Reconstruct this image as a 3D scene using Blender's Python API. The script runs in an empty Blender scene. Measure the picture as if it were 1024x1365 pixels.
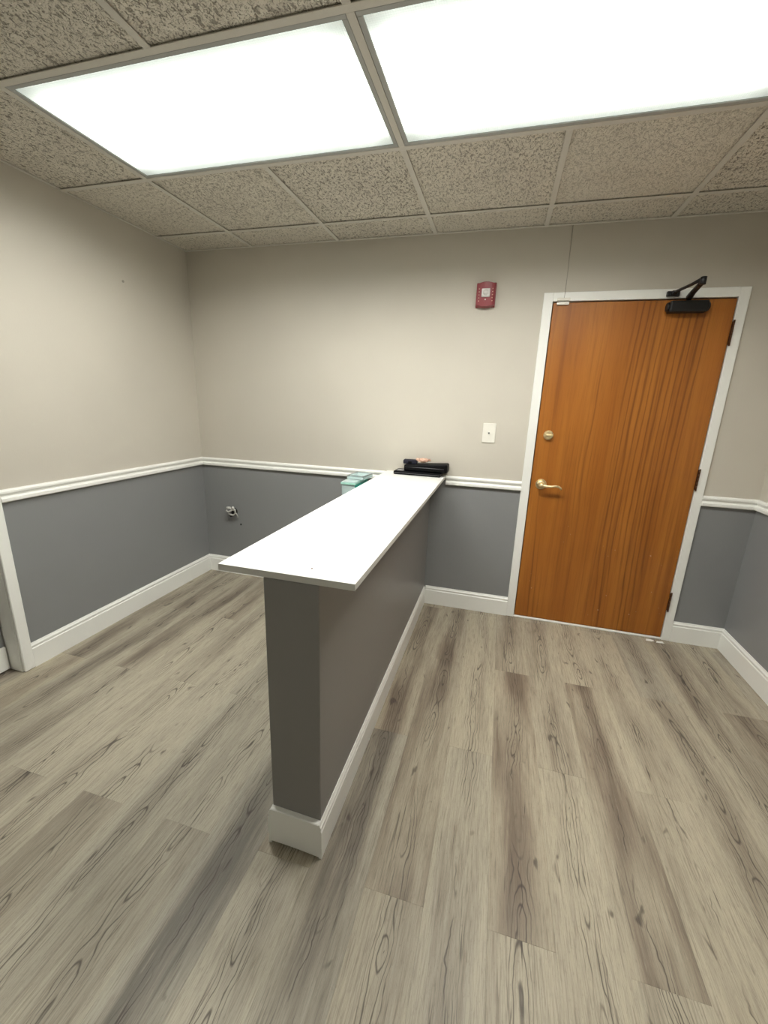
import bpy, bmesh, math, random
from mathutils import Vector, Matrix
C = bpy.context.scene.collection
random.seed(7)

# ------------------------------------------------------------------ camera, world, exposure
F_PX, YAW, PITCH, ROLL, CAM_Z = 551.55, -0.2628, -0.2578, 0.0346, 1.3915
cy, sy = math.cos(YAW), math.sin(YAW); cp, sp = math.cos(PITCH), math.sin(PITCH)
fw = Vector((sy*cp, cy*cp, sp)); rt = Vector((cy, -sy, 0)); up = rt.cross(fw)
r2 = math.cos(ROLL)*rt + math.sin(ROLL)*up; u2 = -math.sin(ROLL)*rt + math.cos(ROLL)*up
cam_data = bpy.data.cameras.new('camera'); cam = bpy.data.objects.new('camera', cam_data); C.objects.link(cam)
cam.matrix_world = Matrix(((r2.x, u2.x, -fw.x, 0), (r2.y, u2.y, -fw.y, 0), (r2.z, u2.z, -fw.z, CAM_Z), (0, 0, 0, 1)))
cam_data.sensor_fit = 'VERTICAL'; cam_data.sensor_height = 36.0
cam_data.lens = F_PX/1365*36.0; cam_data.clip_start = .02
bpy.context.scene.camera = cam
world = bpy.data.worlds.new('world'); bpy.context.scene.world = world
world.use_nodes = True
world.node_tree.nodes['Background'].inputs[0].default_value = (.9, .95, 1, 1)
world.node_tree.nodes['Background'].inputs[1].default_value = .05
vs = bpy.context.scene.view_settings
vs.view_transform = 'Standard'; vs.look = 'None'; vs.gamma = 1; vs.use_curve_mapping = False
vs.exposure = 0.0
LIGHT = 2.6            # glow of the lens itself over the tubes
TROFFER_W, SPREAD = 128.0, 162   # light each troffer throws down through its prismatic lens

# ------------------------------------------------------------------ room sizes (metres, camera above x=0 y=0)
XL, XR, D, YN, H = -2.2231, 1.4305, 2.7368, -1.55, 2.3569
GX, GY, S = -0.4774, 1.8656, 0.6096
BBH, CRT, CRB = .134, .938, .878

# ------------------------------------------------------------------ material helpers
class N:
    def __init__(s, name):
        s.m = bpy.data.materials.new(name); s.m.use_nodes = True
        s.t = s.m.node_tree; s.t.nodes.clear()
        s.out = s.t.nodes.new('ShaderNodeOutputMaterial')
        s.b = s.t.nodes.new('ShaderNodeBsdfPrincipled'); s.t.links.new(s.b.outputs[0], s.out.inputs[0])
    def n(s, k, **kw):
        o = s.t.nodes.new(k)
        for a, v in kw.items(): setattr(o, a, v)
        return o
    def put(s, sock, v):
        if isinstance(v, bpy.types.NodeSocket): s.t.links.new(v, sock)
        elif v is not None: sock.default_value = v
    def math(s, op, a, b=None, c=None, clamp=False):
        o = s.n('ShaderNodeMath', operation=op, use_clamp=clamp)
        s.put(o.inputs[0], a); s.put(o.inputs[1], b)
        if c is not None: s.put(o.inputs[2], c)
        return o.outputs[0]
    def comb(s, x, y, z):
        o = s.n('ShaderNodeCombineXYZ')
        for i, v in enumerate((x, y, z)): s.put(o.inputs[i], v)
        return o.outputs[0]
    def noise(s, vec, scale=1, detail=2, rough=.5, dist=0):
        o = s.n('ShaderNodeTexNoise'); s.put(o.inputs['Vector'], vec)
        o.inputs['Scale'].default_value = scale; o.inputs['Detail'].default_value = detail
        o.inputs['Roughness'].default_value = rough; o.inputs['Distortion'].default_value = dist
        return o.outputs['Fac']
    def ramp(s, f, lo, hi, a=0., b=1.):       # smooth map lo..hi -> a..b
        o = s.n('ShaderNodeMapRange', interpolation_type='SMOOTHSTEP'); s.put(o.inputs[0], f)
        for i, v in enumerate((lo, hi, a, b)): s.put(o.inputs[i+1], v)
        return o.outputs[0]
    def mix(s, f, a, b, mode='MIX'):
        o = s.n('ShaderNodeMix', data_type='RGBA', blend_type=mode)
        s.put(o.inputs[0], f)
        for k, v in ((6, a), (7, b)):
            if isinstance(v, tuple): v = (v[0], v[1], v[2], 1)
            s.put(o.inputs[k], v)
        return o.outputs[2]
    def bump(s, h, dist=.001, strength=1.):
        o = s.n('ShaderNodeBump'); o.inputs['Strength'].default_value = strength
        o.inputs['Distance'].default_value = dist; s.put(o.inputs['Height'], h)
        s.t.links.new(o.outputs[0], s.b.inputs['Normal'])
    def coord(s, k='Object'): return s.n('ShaderNodeTexCoord').outputs[k]
    def xyz(s, v):
        o = s.n('ShaderNodeSeparateXYZ'); s.put(o.inputs[0], v); return o.outputs
    def set(s, **kw):
        for k, v in kw.items():
            k = {'color': 'Base Color', 'rough': 'Roughness', 'metal': 'Metallic', 'spec': 'Specular IOR Level',
                 'coat': 'Coat Weight', 'trans': 'Transmission Weight', 'alpha': 'Alpha', 'ior': 'IOR'}[k]
            if isinstance(v, tuple): v = (v[0], v[1], v[2], 1)
            s.put(s.b.inputs[k], v)
        return s

def paint(name, col, rough=.55, spec=.4, bump=.0004, mottling=.06, scale=160):
    """painted surface: roller stipple, faint uneven tone"""
    m = N(name); c = m.coord()
    f = m.noise(c, 1.3, 3); dk = tuple(x*(1-mottling) for x in col)
    m.set(color=m.mix(m.ramp(f, .3, .7), dk, col), rough=rough, spec=spec)
    m.bump(m.noise(c, scale, 2), bump, .5)
    return m.m
def plain(name, col, rough=.5, metal=0., spec=.5, var=.08, scale=40, coat=0., bump=.0002):
    m = N(name); c = m.coord(); f = m.noise(c, scale, 3)
    m.set(color=m.mix(f, tuple(x*(1-var) for x in col), tuple(min(1, x*(1+var)) for x in col)),
          rough=m.ramp(f, .2, .8, rough*.9, rough*1.1), metal=metal, spec=spec, coat=coat)
    m.bump(f, bump, .4)
    return m.m

def rings(m, x, y, seed, cx_amp, h_amp, freq, yscale, width, half):
    """flat sawn figure: growth rings cut by a slowly wandering plane; returns thin line mask 0..1"""
    n1 = m.noise(m.comb(m.math('MULTIPLY', y, yscale*.8), m.math('MULTIPLY', seed, 31.7), 3.1), 1, 1)
    xc = m.math('ADD', m.math('MULTIPLY', m.math('SUBTRACT', n1, .5), cx_amp), half)
    n2 = m.noise(m.comb(m.math('MULTIPLY', y, yscale), m.math('MULTIPLY', seed, 17.3), 9.7), 1, 2)
    h = m.math('MULTIPLY', m.math('SUBTRACT', n2, .5), h_amp)
    wob = m.noise(m.comb(m.math('MULTIPLY', x, 30), m.math('MULTIPLY', y, 5*yscale), m.math('MULTIPLY', seed, 11.)), 1, 2)
    dx = m.math('ADD', m.math('SUBTRACT', x, xc), m.math('MULTIPLY', m.math('SUBTRACT', wob, .5), .022))
    r = m.math('SQRT', m.math('ADD', m.math('MULTIPLY', dx, dx), m.math('MULTIPLY', h, h)))
    fr = m.math('FRACT', m.math('MULTIPLY', r, freq))
    tri = m.math('ABSOLUTE', m.math('SUBTRACT', fr, .5))
    return m.ramp(tri, .5-width, .5, 0, 1), r, dx

def plank_mat():
    m = N('grey_oak_vinyl'); x, y, z = m.xyz(m.coord())
    info = m.n('ShaderNodeObjectInfo'); R = info.outputs['Random']
    seed = m.math('MULTIPLY', R, 50.)
    tone = m.xyz(info.outputs['Color'])[0]; cool = m.xyz(info.outputs['Color'])[2]
    line, r, dx = rings(m, x, y, R, .09, .15, 100, 2.1, .17, .089)
    adx = m.math('ABSOLUTE', dx)
    patch = m.ramp(m.noise(m.comb(m.math('MULTIPLY', x, 6), m.math('MULTIPLY', y, 2.4), seed), 1, 2), .36, .52)
    near = m.ramp(adx, .016, .048, 1, .0)
    figure = m.math('MULTIPLY', m.math('MULTIPLY', line, patch), near)
    # broad soft dark heart running down the board, paler sides
    yn = m.noise(m.comb(0., m.math('MULTIPLY', y, 1.6), m.math('ADD', seed, 6.)), 1, 2, .5)
    heart = m.math('MULTIPLY', m.ramp(adx, .012, .072, 1, 0), m.ramp(yn, .30, .62))
    band = m.noise(m.comb(m.math('MULTIPLY', x, 11), m.math('MULTIPLY', y, 1.1), m.math('ADD', seed, 5.)), 1, 2, .5)
    band2 = m.noise(m.comb(m.math('MULTIPLY', x, 40), m.math('MULTIPLY', y, 2.2), m.math('ADD', seed, 8.)), 1, 3, .6)
    dark = m.math('ADD', m.ramp(band, .42, .70, 0, .50), m.ramp(band2, .48, .75, 0, .34))
    dark = m.math('ADD', dark, m.math('MULTIPLY', heart, m.ramp(tone, 0, 1, .72, .16)))
    dark = m.math('MULTIPLY', dark, m.ramp(tone, 0, 1, 1.1, .62))
    dark = m.math('ADD', dark, m.ramp(tone, 0, 1, .20, -.08), clamp=True)
    grain = m.noise(m.comb(m.math('MULTIPLY', x, 620), m.math('MULTIPLY', y, 16), seed), 1, 3, .65)
    grain2 = m.noise(m.comb(m.math('MULTIPLY', x, 230), m.math('MULTIPLY', y, 9), seed), 1, 4, .7)
    speck = m.noise(m.comb(m.math('MULTIPLY', x, 300), m.math('MULTIPLY', y, 90), seed), 1, 2, .6)
    # long wavy checks down the middle and small knots
    wv = m.math('MULTIPLY', m.math('SUBTRACT', m.noise(m.comb(0., m.math('MULTIPLY', y, 7), m.math('ADD', seed, 3.)), 1, 3, .6), .5), .05)
    cl = m.ramp(m.math('ABSOLUTE', m.math('ADD', dx, wv)), .0006, .0026, 1, 0)
    on = m.ramp(m.noise(m.comb(1., m.math('MULTIPLY', y, 4.5), m.math('ADD', seed, 9.)), 1, 2), .50, .60)
    check = m.math('MULTIPLY', cl, on)
    sp_ = m.noise(m.comb(m.math('MULTIPLY', x, 90), m.math('MULTIPLY', y, 4.2), m.math('ADD', seed, 2.)), 1, 3, .55, .5)
    split = m.math('MULTIPLY', m.ramp(sp_, .62, .70), m.ramp(adx, .02, .07, 1, .25))
    kn = m.noise(m.comb(m.math('MULTIPLY', x, 26), m.math('MULTIPLY', y, 10), m.math('ADD', seed, 4.)), 1, 2, .5, .4)
    knot = m.ramp(kn, .68, .78)
    light_c = m.mix(cool, (.475, .42, .312), (.43, .402, .322))
    dark_c = m.mix(cool, (.19, .146, .106), (.172, .160, .132))
    col = m.mix(dark, light_c, dark_c)
    col = m.mix(m.ramp(grain, .40, .68, 0, .30), col, (.115, .092, .072))
    col = m.mix(m.ramp(grain2, .48, .74, 0, .52), col, (.10, .08, .062))
    col = m.mix(m.ramp(grain2, .44, .24, 0, .34), col, (.54, .49, .39))
    col = m.mix(m.ramp(speck, .56, .76, 0, .22), col, (.10, .08, .065))
    col = m.mix(m.math('MULTIPLY', figure, .82), col, (.055, .043, .034))
    col = m.mix(m.math('MULTIPLY', split, .72), col, (.048, .036, .028))
    col = m.mix(m.math('MULTIPLY', check, .72), col, (.045, .034, .027))
    col = m.mix(m.math('MULTIPLY', knot, .7), col, (.05, .038, .03))
    m.set(color=col, rough=m.ramp(grain2, .3, .7, .42, .55), spec=.4)
    m.bump(m.math('SUBTRACT', grain, m.math('MULTIPLY', figure, .6)), .0004, .5)
    return m.m

def door_mat():
    m = N('oak_door_veneer'); x, y, z = m.xyz(m.coord())
    line, r, dx = rings(m, x, z, .37, .16, .30, 34, .50, .26, .42)
    side = m.ramp(m.noise(m.comb(m.math('MULTIPLY', x, 7), m.math('MULTIPLY', z, .35), 1.3), 1, 2), .47, .62)
    fine = m.noise(m.comb(m.math('MULTIPLY', x, 260), m.math('MULTIPLY', z, 5), 0.), 1, 4, .65)
    mid = m.noise(m.comb(m.math('MULTIPLY', x, 38), m.math('MULTIPLY', z, .7), 4.), 1, 4, .6, .3)
    big = m.noise(m.comb(m.math('MULTIPLY', x, 6), m.math('MULTIPLY', z, .6), 7.), 1, 2)
    col = m.mix(m.ramp(big, .35, .65), (.335, .112, .014), (.41, .150, .022))
    col = m.mix(m.ramp(mid, .46, .70, 0, .42), col, (.135, .040, .006))
    col = m.mix(m.ramp(fine, .45, .75, 0, .30), col, (.12, .04, .006))
    col = m.mix(m.math('MULTIPLY', line, m.math('MULTIPLY', side, .55)), col, (.105, .030, .004))
    # small chips and scuffs low on the door
    sc = m.noise(m.comb(m.math('MULTIPLY', x, 60), m.math('MULTIPLY', z, 60), 3.), 1, 1)
    scf = m.math('MULTIPLY', m.ramp(sc, .77, .80), m.ramp(z, .9, .2, 0, 1))
    col = m.mix(scf, col, (.62, .42, .26))
    m.set(color=col, rough=.42, spec=.4, coat=.08)
    m.bump(fine, .0003, .35)
    return m.m

def tile_mat():
    m = N('fissured_ceiling_tile'); v = m.coord(); x, y, z = m.xyz(v)
    info = m.n('ShaderNodeObjectInfo'); R = info.outputs['Random']; seed = m.math('MULTIPLY', R, 80.)
    finer = m.xyz(info.outputs['Color'])[1]
    vv = m.comb(x, m.math('MULTIPLY', y, .55), seed)
    worm = m.noise(vv, 120, 3, .62, .9)
    f1 = m.ramp(worm, .54, .63)
    small = m.noise(m.comb(x, y, m.math('ADD', seed, 3.)), 240, 3, .6)
    f2 = m.ramp(small, .56, .68)
    pits = m.math('MAXIMUM', m.math('MULTIPLY', f1, finer), m.math('MULTIPLY', f2, .6), clamp=True)
    col = m.mix(pits, (.80, .76, .66), (.30, .275, .225))
    soft = m.noise(m.comb(x, y, seed), 6, 2)
    col = m.mix(m.ramp(soft, .4, .8, 0, .16), col, (.45, .41, .33))
    m.set(color=col, rough=.95, spec=.1)
    m.bump(m.math('SUBTRACT', 1., pits), .006, .9)
    return m.m

def lens_mat():
    """prismatic acrylic lens lit from behind by two tubes running along x (local x -.6...6, y -.3...3)"""
    m = N('prismatic_lens_lit'); x, y, z = m.xyz(m.coord())
    ay = m.math('ABSOLUTE', y); ax = m.math('ABSOLUTE', x)
    fy = m.ramp(ay, .15, .285, 1, 0); fx = m.ramp(ax, .47, .60, 1, 0)
    glow = m.math('MULTIPLY', m.ramp(fy, 0, 1, .28, 1), m.ramp(fx, 0, 1, .58, 1))
    a = m.math('SINE', m.math('MULTIPLY', m.math('ADD', x, y), 480.)); b = m.math('SINE', m.math('MULTIPLY', m.math('SUBTRACT', x, y), 480.))
    pr = m.math('MULTIPLY', a, b)
    glow = m.math('MULTIPLY', glow, m.ramp(pr, -.6, .6, .55, 1.15))
    m.set(color=(.75, .78, .76), rough=.3)
    colr = m.mix(glow, (.80, .96, .90), (1., .975, .90))
    m.put(m.b.inputs['Emission Color'], colr)
    m.put(m.b.inputs['Emission Strength'], m.math('MULTIPLY', glow, LIGHT))
    m.bump(pr, .001, .4)
    tr = m.n('ShaderNodeBsdfTransparent'); mx = m.n('ShaderNodeMixShader'); m.put(mx.inputs[0], m.ramp(m.math('MULTIPLY', fy, fx), 0, 1, .975, .60))
    m.t.links.new(tr.outputs[0], mx.inputs[1]); m.t.links.new(m.b.outputs[0], mx.inputs[2]); m.t.links.new(mx.outputs[0], m.out.inputs[0])
    return m.m

M = dict(
    upper=paint('greige_wall_paint', (.60, .565, .49), .6),
    lower=paint('slate_grey_wall_paint', (.255, .262, .264), .42, .45, mottling=.04),
    partition=paint('charcoal_grey_partition_paint', (.250, .243, .232), .40, .45, mottling=.04),
    trim=paint('white_trim_paint', (.90, .905, .865), .35, .5, .0002, .03, 60),
    white=plain('white_laminate', (.86, .86, .84), .32, var=.02),
    edge=plain('shaded_edge_band', (.62, .62, .58), .5, var=.05),
    sub=plain('dark_subfloor', (.06, .055, .05), .9),
    slab=plain('ceiling_void', (.05, .05, .045), .9),
    grid=plain('grid_bar_enamel', (.66, .64, .57), .5, var=.05),
    lframe=plain('lens_frame_enamel', (.42, .43, .41), .4, var=.05),
    brass=plain('polished_brass', (.90, .76, .46), .30, .75, var=.05),
    bronze=plain('dark_bronze', (.12, .065, .04), .4, .8),
    hinge=plain('tarnished_hinge_metal', (.10, .045, .022), .42, .7),
    black=plain('black_enamel', (.004, .004, .0045), .45),
    leather=plain('black_leatherette', (.003, .003, .004), .5, spec=.12, var=.3, scale=250, bump=.0008),
    navy=plain('navy_fabric', (.005, .005, .018), .7, var=.3, scale=200),
    tan=plain('tan_cloth', (.66, .40, .30), .75, var=.6, scale=120),
    silver=plain('silver_patch', (.45, .45, .47), .3, .6),
    zip=plain('zipper_metal', (.16, .16, .17), .35, .8),
    red=plain('red_alarm_plastic', (.24, .022, .030), .35, var=.06),
    plate=plain('ivory_plate_plastic', (.84, .82, .74), .35, var=.02),
    darkhole=plain('dark_recess', (.02, .02, .02), .8),
    teal=plain('teal_plastic', (.02, .46, .36), .3, var=.1),
    mint=plain('pale_mint_plastic', (.45, .78, .68), .3, var=.05),
    paper=plain('white_paper', (.82, .81, .76), .8, var=.04),
    wire=plain('grey_wire', (.35, .33, .28), .6),
    cable=plain('white_cable', (.66, .66, .62), .5),
    gap=plain('gap_shade_black', (.02, .015, .01), .8),
    plank=plank_mat(), door=door_mat(), tile=tile_mat(), lens=lens_mat(),
)
m = N('clear_plastic'); m.set(color=(.80, .95, .95), rough=.12, trans=.5, ior=1.3); m.bump(m.noise(m.coord(), 60, 2), .001, .3); M['clear'] = m.m
m = N('strobe_lens'); m.set(color=(.86, .84, .82), rough=.15, trans=.25); m.bump(m.noise(m.coord(), 120, 1), .003, .8); M['strobe'] = m.m

# ------------------------------------------------------------------ geometry helpers
def add_box(bm, x0, x1, y0, y1, z0, z1, mat=0, bevel=0., seg=1):
    vs_ = [bm.verts.new(p) for p in ((x0,y0,z0),(x1,y0,z0),(x1,y1,z0),(x0,y1,z0),(x0,y0,z1),(x1,y0,z1),(x1,y1,z1),(x0,y1,z1))]
    fs = [bm.faces.new([vs_[i] for i in f]) for f in ((3,2,1,0),(4,5,6,7),(0,1,5,4),(1,2,6,5),(2,3,7,6),(3,0,4,7))]
    for f in fs: f.material_index = mat
    if bevel:
        es = list({e for f in fs for e in f.edges})
        r = bmesh.ops.bevel(bm, geom=es, offset=bevel, segments=seg, affect='EDGES', profile=.6)
        for f in r['faces']: f.material_index = mat
def add_cyl(bm, p0, p1, r0, r1=None, n=16, mat=0):
    r1 = r0 if r1 is None else r1
    p0, p1 = Vector(p0), Vector(p1); d = (p1-p0); L = d.length
    mt = Matrix.Translation((p0+p1)/2) @ d.to_track_quat('Z', 'Y').to_matrix().to_4x4()
    r = bmesh.ops.create_cone(bm, cap_ends=True, segments=n, radius1=r0, radius2=r1, depth=L, matrix=mt)
    for v in r['verts']:
        for f in v.link_faces: f.material_index = mat; f.smooth = len(f.verts) == 4
def add_ball(bm, c, r, sc=(1,1,1), n=14, mat=0):
    mt = Matrix.Translation(c) @ Matrix.Diagonal((*sc, 1))
    q = bmesh.ops.create_uvsphere(bm, u_segments=n, v_segments=n//2+2, radius=r, matrix=mt)
    for v in q['verts']:
        for f in v.link_faces: f.smooth = True; f.material_index = mat
def tube(bm, pts, rad, n=8, mat=0):
    """swept round rod through points with per-point radius"""
    pts = [Vector(p) for p in pts]
    rad = rad if isinstance(rad, (list, tuple)) else [rad]*len(pts)
    rows = []; ref = Vector((0.123, .2, 1)).normalized()
    for i, p in enumerate(pts):
        t = (pts[min(i+1, len(pts)-1)]-pts[max(i-1, 0)]).normalized()
        a = t.cross(ref).normalized(); b = t.cross(a)
        rows.append([bm.verts.new(p+(a*math.cos(k*math.tau/n)+b*math.sin(k*math.tau/n))*rad[i]) for k in range(n)])
    for i in range(len(rows)-1):
        for k in range(n):
            f = bm.faces.new((rows[i][k], rows[i][(k+1)%n], rows[i+1][(k+1)%n], rows[i+1][k])); f.smooth = True; f.material_index = mat
    bm.faces.new(rows[0]); bm.faces.new(rows[-1][::-1])
def obj(name, bm, mats, parent=None, loc=None, rot=None):
    bmesh.ops.recalc_face_normals(bm, faces=bm.faces)
    me = bpy.data.meshes.new(name); bm.to_mesh(me); bm.free()
    for k in (mats if isinstance(mats, (list, tuple)) else [mats]): me.materials.append(M[k])
    o = bpy.data.objects.new(name, me); C.objects.link(o)
    if parent: o.parent = parent
    if loc: o.location = loc
    if rot: o.rotation_euler = rot
    return o
def box(name, x0, x1, y0, y1, z0, z1, mat, parent=None, bevel=0., seg=1):
    bm = bmesh.new(); add_box(bm, x0, x1, y0, y1, z0, z1, 0, bevel, seg)
    return obj(name, bm, mat, parent)
def struct(o): o['kind'] = 'structure'; return o
def thing(name, label, cat, loc=(0,0,0), rotz=0, group=None):
    o = bpy.data.objects.new(name, None); C.objects.link(o); o.location = loc; o.rotation_euler = (0,0,rotz)
    return tag(o, label, cat, group)
def tag(o, label, cat, group=None):
    o['label'] = label; o['category'] = cat
    if group: o['group'] = group
    return o

BASE = [(0,0),(.014,0),(.014,.104),(.0105,.108),(.0105,.113),(.012,.116),(.012,.121),(.007,.127),(.004,.134),(0,.134)]
RAIL = [(0,.878),(.012,.878),(.019,.883),(.019,.897),(.015,.902),(.005,.904),(.005,.914),(.012,.917),(.014,.922),(.014,.929),(.009,.936),(0,.938)]
def run(name, prof, p0, p1, nrm, m0=0, m1=0, parent=None, mat='trim'):
    """moulding swept from p0 to p1 on a wall whose inward normal is nrm; m=-1 inside mitre, +1 outside mitre"""
    p0, p1 = Vector((*p0, 0)), Vector((*p1, 0)); nr = Vector((*nrm, 0)); d = (p1-p0).normalized()
    bm = bmesh.new()
    a = [bm.verts.new(p0 - d*t*m0 + nr*t + Vector((0,0,z))) for t, z in prof]
    b = [bm.verts.new(p1 + d*t*m1 + nr*t + Vector((0,0,z))) for t, z in prof]
    n = len(prof)
    for i in range(n): bm.faces.new((a[i], a[(i+1)%n], b[(i+1)%n], b[i]))
    bm.faces.new(a[::-1]); bm.faces.new(b)
    return obj(name, bm, mat, parent)

# ------------------------------------------------------------------ walls (two paints meet behind the rail)
ZM, TH = .908, .14
def wall(name, parts):
    bm = bmesh.new()
    for (x0, x1, y0, y1, z0, z1) in parts:
        if z0 < ZM < z1:
            add_box(bm, x0, x1, y0, y1, z0, ZM, 1); add_box(bm, x0, x1, y0, y1, ZM, z1, 0)
        else: add_box(bm, x0, x1, y0, y1, z0, z1, 1 if z1 <= ZM else 0)
    return struct(obj(name, bm, ['upper', 'lower']))
ZT = H + .10
DX0, DX1, DH = .2169, 1.1067, 1.9749          # oak door leaf
CX0, CX1, CH = .1630, 1.1569, 2.0247          # its frame, outside
OP0, OP1, OPH = .45, 1.2854, 2.03             # opening in the left wall
wall('wall_back', [(XL-TH, CX0+.03, D, D+TH, 0, ZT), (CX1-.03, XR+TH, D, D+TH, 0, ZT), (CX0+.03, CX1-.03, D, D+TH, CH-.03, ZT)])
wall('wall_left', [(XL-TH, XL, OP1+.02, D, 0, ZT), (XL-TH, XL, YN, OP0-.02, 0, ZT), (XL-TH, XL, OP0-.02, OP1+.02, OPH+.02, ZT)])
wall('wall_right', [(XR, XR+TH, YN, D, 0, ZT)])
wall('wall_front', [(XL-TH, XR+TH, YN-TH, YN, 0, ZT)])
# half-height partition
PX0, PX1, PY, CT, CTH = -.5814, -.4165, .9185, .9425, .0195
bm = bmesh.new(); add_box(bm, PX0, PX1, PY, D, 0, CT-CTH, 0, .0025)
struct(obj('wall_partition', bm, 'partition'))

# ------------------------------------------------------------------ mouldings
struct(run('baseboard_back', BASE, (XL, D), (PX0-.012, D), (0,-1), -1, 0))
struct(run('baseboard_back', BASE, (PX1+.010, D), (CX0, D), (0,-1)))
struct(run('baseboard_back', BASE, (CX1, D), (XR, D), (0,-1), 0, -1))
struct(run('baseboard_left', BASE, (XL, OP1+.0505), (XL, D), (1,0), 0, -1))
struct(run('baseboard_left', BASE, (XL, YN), (XL, OP0-.05), (1,0), -1, 0))
struct(run('baseboard_right', BASE, (XR, D), (XR, YN), (-1,0), -1, -1))
struct(run('baseboard_front', BASE, (XR, YN), (XL, YN), (0,1), -1, -1))
BP = [(t*.72, z) for t, z in BASE]
struct(run('baseboard_partition', BP, (PX1, PY-.0165), (PX1, D-.0142), (1,0)))
struct(run('baseboard_partition', BP, (PX0, D-.0142), (PX0, PY-.0165), (-1,0)))
# plain cut board across the partition's end, slightly lifted and chipped at one corner
bm = bmesh.new(); nx = 10; f0 = []; f1 = []
for i in range(nx+1):
    t = i/nx; x = PX0-.0005+(PX1-PX0+.001)*t
    zb = .004+.004*math.sin(math.pi*t)+.006*(1-t)**2; zt = .139-.006*t
    y0 = PY-.0165
    f0.append([bm.verts.new((x, y0, zb)), bm.verts.new((x, y0, zt-.002)), bm.verts.new((x, y0+.003, zt)), bm.verts.new((x, PY, zt)), bm.verts.new((x, PY, zb))])
for i in range(nx):
    for k in range(5): bm.faces.new((f0[i][k], f0[i][(k+1)%5], f0[i+1][(k+1)%5], f0[i+1][k]))
bm.faces.new(f0[0][::-1]); bm.faces.new(f0[-1])
struct(obj('baseboard_partition', bm, 'trim'))

struct(run('trim_1', RAIL, (XL, D), (-.731, D), (0,-1), -1, 0))
struct(run('trim_2', RAIL, (-.316, D), (CX0, D), (0,-1)))
struct(run('trim_3', RAIL, (CX1, D), (XR, D), (0,-1), 0, -1))
struct(run('trim_4', RAIL, (XL, OP1+.0505), (XL, D), (1,0), 0, -1))
struct(run('trim_5', RAIL, (XR, D), (XR, YN), (-1,0), -1, -1))
struct(run('trim_6', RAIL, (XL, YN), (XL, OP0-.05), (1,0), -1, 0))
struct(run('trim_7', RAIL, (XR, YN), (XL, YN), (0,1), -1, -1))

# ------------------------------------------------------------------ floor: click planks laid in half bond
floor = struct(box('floor', XL-TH, XR+TH, YN-TH, D+TH, -.12, -.006, 'sub'))
PW, PL, X0B = .178, 1.2085, .6355
# tone 0 dark .. 1 pale for boards one can tell in the picture: (column, row) row 0 = the joint nearest y .868/1.472 upward
TONE = {(-3,-1):(.95,.2),(-5,-1):(.85,.3),(-2,0):(.55,.2),(-2,-1):(.95,.2),(-3,0):(.12,.0),(-4,0):(.85,.1),(-4,-1):(.62,.4),(-5,0):(.08,.1),
        (-1,0):(.22,.1),(0,0):(.8,.2),(-1,-1):(.75,.3),(0,-1):(.85,.2),(1,0):(.45,.2),(1,-1):(.55,.3),(2,0):(.5,.2),(2,-1):(.7,.3),(3,0):(.2,.1),(3,1):(.6,.2),
        (-6,0):(.2,.1),(-6,-1):(.25,.7),(-7,-1):(.8,.7),(-8,-1):(.3,1.),(-9,-1):(.45,.7),(-7,0):(.5,.3),(-9,0):(.85,.8),(-8,0):(.6,.7),(-10,-1):(.75,.8),
        (-11,-1):(.35,.5),(-10,0):(.85,.8),(-11,0):(.9,.6),(-12,0):(.7,.5),(-12,-1):(.9,.5),(-13,-1):(.3,.5),(-13,0):(.9,.5),(-14,0):(.3,.4),(-15,0):(.5,.5),(-15,1):(.2,.4),
        (-14,-1):(.6,.5),(-16,0):(.25,.4),(-13,1):(.25,.3),(-1,1):(.7,.1),(-3,1):(.3,.1),(-5,1):(.3,.1)}
rng = random.Random(3)
for k in range(-17, 6):
    x0 = X0B + PW*k; x1 = x0+PW
    cx0, cx1 = max(x0, XL-.11), min(x1, XR+.01)
    if cx1-cx0 < .004: continue
    base = .868 if k % 2 else 1.472
    for j in range(-4, 3):
        y0 = base+PL*j; y1 = y0+PL
        cy0, cy1 = max(y0, YN-.01), min(y1, D+.01)
        if cy1-cy0 < .01: continue
        g = .0001
        bm = bmesh.new(); add_box(bm, cx0-x0+g, cx1-x0-g, cy0-y0+g, cy1-y0-g, -.006, 0, 0, .0004)
        o = obj('plank', bm, 'plank', floor, (x0, y0, 0))
        t = TONE.get((k, j), (rng.uniform(.15, .9), rng.random()*.6))
        o.color = (t[0], 0, t[1], 1)
# sub-floor strip shows white under the oak door: threshold

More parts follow.
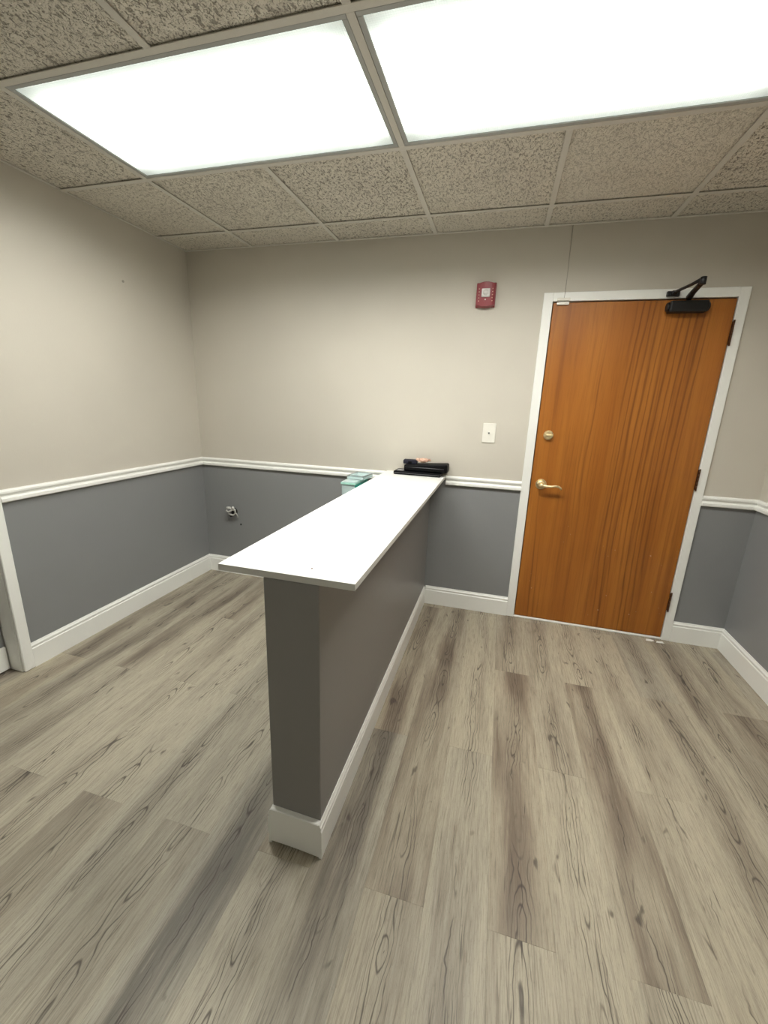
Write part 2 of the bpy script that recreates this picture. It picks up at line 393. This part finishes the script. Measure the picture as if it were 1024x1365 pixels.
# ------------------------------------------------------------------ ceiling: slab, tiles, grid bars
ceil = struct(box('ceiling', XL-TH, XR+TH, YN-TH, D+TH, H+.11, H+.17, 'slab'))
gxs = [GX+S*i for i in range(-3, 4)]; xs = [XL]+[g for g in gxs if XL < g < XR]+[XR]
gys = [GY+S*i for i in range(-6, 2)]; ys = [YN]+[g for g in gys if YN+.03 < g < D]+[D]
LIGHTS = [(GX-2*S, GX, GY, 1.), (GX, GX+2*S, GY, 1.14), (GX-S, GX+S, GY-4*S, .13)]   # x0, x1, far edge y, share of full output; last one is an added, unseen fill light
def in_light(xa, xb, ya, yb):
    return any(abs(yb-ly) < .01 and l0-.01 < xa and xb < l1+.01 for l0, l1, ly, _ in LIGHTS)
TB = .012
rt_ = random.Random(5)
for i in range(len(xs)-1):
    for j in range(len(ys)-1):
        xa, xb, ya, yb = xs[i], xs[i+1], ys[j], ys[j+1]
        if in_light(xa, xb, ya, yb): continue
        cx_, cy_ = (xa+xb)/2, (ya+yb)/2; w, h = (xb-xa)/2-.0045, (yb-ya)/2-.0045
        bm = bmesh.new(); add_box(bm, -w, w, -h, h, .0035, .018, 0, .0015)
        o = obj('ceiling_tile', bm, 'tile', ceil, (cx_, cy_, H))
        fine_ = .45 if (abs(xa-(GX+S)) < .01 and abs(ya-GY) < .01) else rt_.uniform(.7, 1)
        o.color = (1, fine_, 1, 1)
for y in ys[1:-1]:                                    # bars along x
    box('grid_bar', XL, XR, y-TB, y+TB, H-.0035, H-.0005, 'grid', ceil, .0005)
for x in xs[1:-1]:                                    # bars along y between them
    for j in range(len(ys)-1):
        if any(abs(ys[j+1]-ly) < .01 and abs(x-(l0+l1)/2) < .01 for l0, l1, ly, _ in LIGHTS): continue
        box('grid_bar', x-TB, x+TB, ys[j]+TB, ys[j+1]-TB, H-.0035, H-.0005, 'grid', ceil, .0005)
ANG = [(0, 0), (.020, 0), (.020, .0025), (0, .0025)]
for nm, (a, b, nrm) in enumerate((((XL, D), (XR, D), (0,-1)), ((XL, YN), (XL, D), (1,0)), ((XR, D), (XR, YN), (-1,0)), ((XR, YN), (XL, YN), (0,1)))):
    run('wall_angle', [(t, z+H-.001) for t, z in ANG], a, b, nrm, -1, -1, ceil, 'grid')

for (xa, xb, yf, share), lab in zip(LIGHTS, ('lit fluorescent troffer nearer the left wall, whole lens in view', 'lit fluorescent troffer above the oak door side, cut by the picture edge', 'added dimmer fill troffer, unseen behind the viewer, near the front wall')):
    cxm = (xa+xb)/2; cym = yf-S/2
    t = thing('ceiling_light', lab, 'ceiling light', (cxm, cym, H), 0, 'ceiling troffers')
    bm = bmesh.new(); w, h = S-.013, S/2-.013; iw, ih = S-.029, S/2-.029
    add_box(bm, -w, w, -h, -ih, -.003, .006, 0, .0012); add_box(bm, -w, w, ih, h, -.003, .006, 0, .0012)
    add_box(bm, -w, -iw, -ih, ih, -.003, .006, 0, .0012); add_box(bm, iw, w, -ih, ih, -.003, .006, 0, .0012)
    obj('frame', bm, 'lframe', t)
    bm = bmesh.new(); add_box(bm, -iw-.002, iw+.002, -ih-.002, ih+.002, .0015, .0045)
    obj('diffuser', bm, 'lens', t)
    bm = bmesh.new()
    for a in ((-w, w, -h, -h+.004), (-w, w, h-.004, h), (-w, -w+.004, -h+.004, h-.004), (w-.004, w, -h+.004, h-.004)):
        add_box(bm, *a, .006, .085)
    add_box(bm, -w, w, -h, h, .085, .09); obj('housing', bm, 'lframe', t)
    la = bpy.data.lights.new('tube_light', 'AREA'); la.shape = 'RECTANGLE'; la.size = 2*iw-.18; la.size_y = 2*ih-.22
    la.energy = TROFFER_W*share; la.spread = math.radians(SPREAD); la.color = (1., .975, .925)
    lo = bpy.data.objects.new('tube_light', la); C.objects.link(lo); lo.parent = t; lo.location = (0, 0, .03)

# ------------------------------------------------------------------ door_1: oak door in a white metal frame
d1 = struct(bpy.data.objects.new('door_1', None)); C.objects.link(d1); d1.location = (DX0, D, 0)
def L(x, y, z): return (x-DX0, y-D, z)
def dbox(name, x0, x1, y0, y1, z0, z1, mat, parent=d1, bevel=0., seg=1):
    return box(name, x0-DX0, x1-DX0, y0-D, y1-D, z0, z1, mat, parent, bevel, seg)
FP = .012                                            # frame face stands proud of the wall
bm = bmesh.new()
def fb(*a): add_box(bm, a[0]-DX0, a[1]-DX0, a[2]-D, a[3]-D, a[4], a[5], 0, .002)
fb(CX0, DX0-.003, D-FP, D+.1, 0, CH); fb(DX1+.003, CX1, D-FP, D+.1, 0, CH); fb(DX0-.003, DX1+.003, D-FP, D+.1, DH+.003, CH)
obj('door_frame', bm, 'trim', d1)
dbox('gap_backing', DX0-.003, DX1+.003, D+.046, D+.06, .013, DH+.003, 'gap')  # black sheet behind the leaf stands in for shade in the door gaps
dbox('door_panel', DX0+.002, DX1-.001, D-.006, D+.038, .016, DH-.004, 'door', bevel=.0015)
dbox('threshold', DX0-.003, DX1+.003, D-.012, D+.09, 0, .0125, 'trim', bevel=.003)
for z in (1.804, 1.0256, .262):
    hb = bmesh.new(); xk = DX1+.0035
    for a, b in ((0, 1), (1, 2), (2, 3), (3, 4), (4, 5)):
        add_cyl(hb, L(xk, D-.017, z-.057+a*.0228+.0006), L(xk, D-.017, z-.057+b*.0228-.0006), .0042, n=12)
    add_box(hb, xk-DX0-.004, xk-DX0+.0005, -.016, -.005, z-.057, z+.057)
    hg = obj('hinge', hb, 'hinge', d1)
    pb = bmesh.new(); add_cyl(pb, L(xk, D-.017, z+.057), L(xk, D-.017, z+.063), .0045, n=10); add_cyl(pb, L(xk, D-.017, z-.063), L(xk, D-.017, z-.057), .0045, n=10)
    obj('pin', pb, 'hinge', hg)
# lever handle
hx, hz = .2785, .932
bm = bmesh.new(); add_cyl(bm, L(hx, D-.006, hz), L(hx, D-.012, hz), .033, .031, 28); add_cyl(bm, L(hx, D-.012, hz), L(hx, D-.020, hz), .028, .016, 28)
add_cyl(bm, L(hx, D-.02, hz), L(hx, D-.052, hz), .011, .010, 18)
lh = obj('lever_handle', bm, 'brass', d1)
bm = bmesh.new(); add_ball(bm, L(hx, D-.054, hz), .0135)
tube(bm, [L(hx+.004, D-.056, hz), L(hx+.03, D-.060, hz-.004), L(hx+.055, D-.060, hz-.003), L(hx+.08, D-.058, hz+.001), L(hx+.10, D-.056, hz-.001), L(hx+.112, D-.054, hz-.010), L(hx+.116, D-.052, hz-.018)],
     [.010, .0085, .0075, .007, .0068, .0065, .005], 12)
obj('lever', bm, 'brass', lh)
# deadbolt
bx_, bz_ = .284, 1.235
bm = bmesh.new(); add_cyl(bm, L(bx_, D-.006, bz_), L(bx_, D-.016, bz_), .0285, .027, 28); add_cyl(bm, L(bx_, D-.016, bz_), L(bx_, D-.030, bz_), .024, .020, 28)
db = obj('deadbolt', bm, 'brass', d1)
bm = bmesh.new(); add_box(bm, bx_-DX0-.016, bx_-DX0+.016, -.040, -.028, bz_-.005, bz_+.005, 0, .003, 2); add_cyl(bm, L(bx_, D-.028, bz_), L(bx_, D-.034, bz_), .009, n=16)
obj('thumb_turn', bm, 'brass', db)
bm = bmesh.new(); add_box(bm, DX0-.0035-DX0, DX0+.001-DX0, -.0135, -.004, hz-.03, hz+.03, 0, .001)
obj('strike_plate', bm, 'bronze', d1)
# closer
bm = bmesh.new(); add_box(bm, .790-DX0, .968-DX0, -.062, -.006, 1.902, 1.958, 0, .010, 3)
add_cyl(bm, L(.781, D-.034, 1.93), L(.791, D-.034, 1.93), .020, .024, 20); add_cyl(bm, L(.967, D-.034, 1.93), L(.976, D-.034, 1.93), .024, .020, 20)
dc = obj('door_closer', bm, 'black', d1)
bm = bmesh.new(); add_cyl(bm, L(.879, D-.034, 1.955), L(.879, D-.034, 1.982), .011, n=16)
tube(bm, [L(.879, D-.034, 1.978), L(.862, D-.13, 1.982), L(.845, D-.24, 1.984), L(.833, D-.305, 1.985)], [.016, .013, .012, .013], 10)
obj('main_arm', bm, 'black', dc)
bm = bmesh.new(); add_cyl(bm, L(.833, D-.305, 1.970), L(.833, D-.305, 2.002), .013, n=16)
tube(bm, [L(.833, D-.305, 1.996), L(.822, D-.20, 1.996), L(.806, D-.09, 1.997), L(.803, D-.045, 1.998)], [.009, .0075, .0075, .009], 10)
obj('forearm', bm, 'black', dc)
bm = bmesh.new(); add_box(bm, .775-DX0, .835-DX0, -.030, -.012, 1.985, 2.010, 0, .004, 2); add_box(bm, .792-DX0, .815-DX0, -.052, -.028, 1.988, 2.008, 0, .004, 2)
obj('arm_shoe', bm, 'black', dc)
# magnetic contact at the top corner
dbox('contact_sensor', .236, .302, D-.024, D-.012, 1.9795, 1.993, 'plate', bevel=.002)
dbox('contact_magnet', .236, .300, D-.020, D-.006, 1.958, 1.9735, 'plate', bevel=.002)
# wire running up the wall from the contact
bm = bmesh.new(); tube(bm, [(.271, D-.0135, 1.993), (.2725, D-.0135, 2.024), (.2735, D-.002, 2.032), (.273, D-.0017, 2.12), (.2705, D-.0017, 2.22), (.269, D-.0017, H-.001)], .0013, 6)
tag(obj('alarm_wire', bm, 'wire'), 'thin grey wire climbing wall from oak door corner to ceiling', 'wire')

# ------------------------------------------------------------------ door_2: cased recess in the left wall
d2 = struct(bpy.data.objects.new('door_2', None)); C.objects.link(d2); d2.location = (XL, OP0, 0)
def d2box(name, x0, x1, y0, y1, z0, z1, mat, bevel=0.):
    return box(name, x0-XL, x1-XL, y0-OP0, y1-OP0, z0, z1, mat, d2, bevel)
d2box('casing', XL, XL+.017, OP1, OP1+.05, 0.003, OPH+.05, 'trim', .003)
d2box('casing', XL, XL+.017, OP0-.05, OP0, 0.003, OPH+.05, 'trim', .003)
d2box('casing', XL, XL+.017, OP0, OP1, OPH, OPH+.05, 'trim', .003)
d2box('jamb', XL-TH, XL-.0005, OP1, OP1+.019, 0.002, OPH+.019, 'trim')
d2box('jamb', XL-TH, XL-.0005, OP0-.019, OP0, 0.002, OPH+.019, 'trim')
d2box('jamb', XL-TH, XL-.0005, OP0, OP1, OPH, OPH+.019, 'trim')
bm = bmesh.new(); add_box(bm, -.125, -.088, .003, OP1-OP0-.003, .008, OPH-.003, 0, .002)
dd = obj('door_panel', bm, 'lower', d2)  # plain grey recessed wall that closes the opening
o = box('recess_baseboard', -.089, -.080, .006, OP1-OP0-.006, .010, .135, 'trim', dd)  # baseboard along the recessed wall

# ------------------------------------------------------------------ counter on the partition
ct = thing('countertop', 'white laminate countertop capping the grey half-height partition', 'countertop', (-.52, PY+.01, CT-CTH))
bm = bmesh.new()
bm2 = [(-.7229, .9334), (-.3174, .9334), (-.3174, D), (-.7229, D)]
x0, x1, y0, y1 = -.7229+.52, -.3174+.52, .9205-PY-.01, D-PY-.01
add_box(bm, x0, x1, y0, y1-.0005, 0, CTH, 0, .0008)
for f in bm.faces: f.material_index = 1 if abs(f.normal.z) < .3 else 0  # grey edge band, with its shading put into the colour
obj('worktop', bm, ['white', 'edge'], ct)
bm = bmesh.new(); add_cyl(bm, (-.463+.52, .9764-PY-.01, CTH), (-.463+.52, .9764-PY-.01, CTH+.0008), .0032, n=12)
obj('screw_cap', bm, 'bronze', ct)
bm = bmesh.new(); add_cyl(bm, (-.398+.52, .935-PY-.01, -.006), (-.398+.52, .935-PY-.01, 0), .003, n=8)
obj('screw', bm, 'zip', ct)

# hidden working shelf behind the counter that carries the clear box
sh = thing('work_shelf', 'narrow white shelf fixed behind partition below the counter', 'shelf', (PX0, 2.55, .72))
box('shelf_board', -.372, -.0, -.15, .17, 0, .018, 'white', sh, .001)
for yy in (-.10, .12):
    bm = bmesh.new(); add_box(bm, -.20, -.001, yy-.008, yy+.008, -.012, -.0); add_box(bm, -.012, -.001, yy-.008, yy+.008, -.16, -.012)
    tube(bm, [(-.18, yy, -.010), (-.008, yy, -.14)], .005, 8); obj('bracket', bm, 'grid', sh)

# clear storage box with teal rim and tray
bxx = thing('storage_box', 'small clear plastic box with teal side band behind the counter', 'box', (-.890, 2.545, .738))
BW, BD = .042, .125
def shell(bm, w, d, z0, z1, tw):
    for s in (-1, 1):
        add_box(bm, s*w-tw/2, s*w+tw/2, -d-tw/2, d+tw/2, z0, z1); add_box(bm, -w+tw/2, w-tw/2, s*d-tw/2, s*d+tw/2, z0, z1)
bm = bmesh.new(); shell(bm, BW, BD, .004, .148, .002); add_box(bm, -BW, BW, -BD, BD, .0005, .003)
obj('tub', bm, 'clear', bxx)
bm = bmesh.new(); shell(bm, BW+.003, BD+.003, .148, .160, .007); obj('rim', bm, 'mint', bxx)
bm = bmesh.new(); add_box(bm, BW+.0015, BW+.004, -BD, BD, .085, .147, 0, .001); obj('side_band', bm, 'teal', bxx)
bm = bmesh.new(); add_box(bm, -BW-.004, BW+.004, -BD-.004, BD+.004, .1605, .164, 0, .001); obj('lid', bm, 'clear', bxx)
bm = bmesh.new(); rb = random.Random(2)
add_ball(bm, (0, -.01, .075), .07, (.42, 1.35, .85), 22)
for v in bm.verts: v.co += Vector((rb.uniform(-.004, .004), rb.uniform(-.006, .006), rb.uniform(-.005, .005)))
tag(obj('tissue_wad', bm, 'paper', loc=(-.890, 2.545, .738)), 'crumpled white tissue inside the clear teal-banded box', 'tissue')
tr = thing('clear_tray', 'clear plastic tray lying tilted on the teal-banded box', 'tray', (-.868, 2.585, .9045), -.12)
bm = bmesh.new(); shell(bm, .055, .075, 0, .022, .002); add_box(bm, -.055, .055, -.075, .075, 0, .002); obj('tray_body', bm, 'clear', tr)
bm = bmesh.new(); shell(bm, .057, .077, .022, .025, .005); obj('tray_rim', bm, 'silver', tr)

# ------------------------------------------------------------------ things on the counter
fo = thing('folio', 'flat black zipped folio lying at the wall end of the counter', 'folio', (-.492, 2.661, CT), -.03)
bm = bmesh.new(); add_box(bm, -.155, .155, -.058, .058, .0005, .024, 0, .009, 3); obj('cover', bm, 'leather', fo)
bm = bmesh.new(); add_box(bm, -.150, .150, -.0595, -.057, .0105, .0135, 0); obj('zipper', bm, 'zip', fo)
bm = bmesh.new(); add_box(bm, -.140, -.095, -.035, .02, .0238, .0248, 0); obj('patch', bm, 'silver', fo)
po = thing('pouch', 'thick black pouch stacked on the flat black folio', 'pouch', (-.455, 2.672, CT+.0245), -.02)
bm = bmesh.new(); add_box(bm, -.128, .155, -.046, .055, 0, .058, 0, .014, 4)
for v in bm.verts:
    v.co.z *= 1-.30*max(0, min(1, (.03-v.co.x)/.12))
obj('pouch_body', bm, 'leather', po)
bm = bmesh.new(); tube(bm, [(-.12, -.047, .026), (-.03, -.048, .027), (.06, -.048, .027), (.135, -.046, .026)], .0018, 6); obj('zipper', bm, 'zip', po)
wa = thing('wallet', 'small navy blue wallet on top of the black pouch, left', 'wallet', (-.552, 2.685, CT+.0245+.0420), .05)
bm = bmesh.new(); add_box(bm, -.045, .045, -.030, .030, 0, .026, 0, .005, 2); obj('flap', bm, 'navy', wa)
bm = bmesh.new(); add_box(bm, -.012, .012, -.0335, -.0295, .006, .018, 0, .002, 2); obj('clasp', bm, 'leather', wa)
bm = bmesh.new(); rb = random.Random(11)
pts = []
for i in range(60):
    a = i*.9; rr = .018+.012*math.sin(i*1.7)
    pts.append((rr*1.7*math.cos(a), rr*math.sin(a), .008+.0085*(1+math.sin(i*2.3))+.0004*i*.2))
tube(bm, pts, .0042, 7)
add_ball(bm, (0, 0, .008), .012, (2.2, 1.2, .6), 10)
tag(obj('scrunchie', bm, 'tan', loc=(-.468, 2.672, CT+.0245+.0525)), 'crumpled tan and pink scrunchie on top of the black pouch', 'scrunchie')

# ------------------------------------------------------------------ wall fittings
al = thing('fire_alarm', 'red fire alarm strobe high on wall left of oak door', 'fire alarm', (-.1605, D, 2.0215))
bm = bmesh.new(); add_box(bm, -.056, .056, -.012, 0, -.066, .066, 0, .004, 2); obj('back_plate', bm, 'red', al)
bm = bmesh.new(); n = 10                       # bowed cover: top and bottom edges curve outward
for zs in (0,):
    grid = []
    for i in range(n+1):
        x = -.052+.104*i/n; bulge = (1-(x/.052)**2)
        zt = .060+.011*bulge; yb = -.030-.012*bulge
        grid.append([bm.verts.new((x, -.013, -zt)), bm.verts.new((x, yb, -zt+.006)), bm.verts.new((x, yb-.002, 0)), bm.verts.new((x, yb, zt-.006)), bm.verts.new((x, -.013, zt))])
    for i in range(n):
        for k in range(5): bm.faces.new((grid[i][k], grid[i][(k+1)%5], grid[i+1][(k+1)%5], grid[i+1][k]))
    bm.faces.new(grid[0][::-1]); bm.faces.new(grid[-1])
cov = obj('cover', bm, 'red', al)
for s in (-1, 1):
    for k in range(5):
        bm = bmesh.new(); add_box(bm, s*.038-.003, s*.038+.003, -.0385, -.0335, -.036+k*.016-.002, -.036+k*.016+.002)
        obj('sound_slot', bm, 'tan', cov)
bm = bmesh.new(); add_box(bm, -.024, .024, -.050, -.040, -.018, .028, 0, .005, 2); add_ball(bm, (0, -.049, .006), .016, (1, .6, 1), 14)
obj('strobe_lens', bm, 'strobe', al)
bm = bmesh.new(); add_ball(bm, (0, -.044, -.030), .004); obj('indicator', bm, 'plate', al)

sw = thing('wall_plate', 'ivory wall plate with small centre jack between counter and door', 'wall plate', (-.0675, D, 1.2295))
bm = bmesh.new(); add_box(bm, -.0395, .0395, -.006, 0, -.060, .060, 0, .0025, 2); obj('cover_plate', bm, 'plate', sw)
bm = bmesh.new(); add_cyl(bm, (0, -.006, 0), (0, -.0135, 0), .0050, n=14); obj('jack', bm, 'zip', sw)
for z in (-.042, .042):
    bm = bmesh.new(); add_cyl(bm, (0, -.006, z), (0, -.0072, z), .0032, n=10); obj('screw', bm, 'plate', sw)

ou = thing('cable_stub', 'tangled white cable stub poking from the dark grey wall', 'cable', (-1.960, D, .530))
bm = bmesh.new(); add_cyl(bm, (0, -.0005, -.006), (0, -.003, -.006), .030, n=18); obj('wall_hole', bm, 'darkhole', ou)
bm = bmesh.new()
tube(bm, [(0, -.001, 0), (-.010, -.03, .022), (-.030, -.045, .030), (-.036, -.05, .008), (-.018, -.052, .000), (.008, -.048, .012), (.020, -.045, .034), (.034, -.040, .020), (.032, -.035, -.010), (.012, -.035, -.028), (-.015, -.035, -.024), (-.034, -.03, -.020)], .0062, 8)
tube(bm, [(.01, -.001, .0), (.03, -.03, -.005), (.042, -.03, -.020), (.044, -.02, -.045)], .004, 8)
obj('cable_loop', bm, 'cable', ou)
bm = bmesh.new(); add_cyl(bm, (-.03, -.048, .030), (.0, -.050, .034), .010, .009, 12); add_cyl(bm, (.018, -.046, .030), (.026, -.05, .040), .011, .009, 12); obj('connector', bm, 'cable', ou)
bm = bmesh.new(); tube(bm, [(.0, -.001, -.01), (.004, -.03, -.036), (-.010, -.035, -.042), (-.022, -.03, -.034)], .005, 8); obj('dark_wire', bm, 'black', ou)
bm = bmesh.new(); add_cyl(bm, (-1.906, D-.0005, .4222), (-1.906, D-.0025, .4222), .0075, n=12)
tag(obj('wall_plug', bm, 'darkhole'), 'small dark screw hole below the cable stub on grey wall', 'screw hole')
bm = bmesh.new(); add_cyl(bm, (XL, 2.18, 2.03), (XL+.003, 2.18, 2.03), .007, n=12)
tag(obj('nail', bm, 'wire'), 'tiny nail head high on the plain left wall', 'nail')

# paper scraps by the door's hinge side
def scrap(x, y, pts, lab, rz):
    bm = bmesh.new(); top = [bm.verts.new((a, b, c+.0012)) for a, b, c in pts]; bot = [bm.verts.new((a, b, c+.0002)) for a, b, c in pts]
    bm.faces.new(top); bm.faces.new(bot[::-1]); n = len(pts)
    for i in range(n): bm.faces.new((top[i], bot[i], bot[(i+1)%n], top[(i+1)%n]))
    tag(obj('paper_scrap', bm, 'paper', loc=(x, y, .0002), rot=(0, 0, rz)), lab, 'paper scrap', 'paper scraps at the door')
scrap(1.040, 2.692, [(-.024,-.010,0),(.004,-.014,.002),(.022,-.006,.003),(.018,.012,.001),(-.006,.009,.004),(-.020,.013,0)], 'left one of two white paper scraps on floor by door hinge', -.1)
scrap(1.090, 2.684, [(-.022,-.006,0),(-.004,-.012,.003),(.024,-.008,.001),(.020,.010,.003),(-.012,.011,.002)], 'right one of two white paper scraps, nearest the door frame foot', .1)
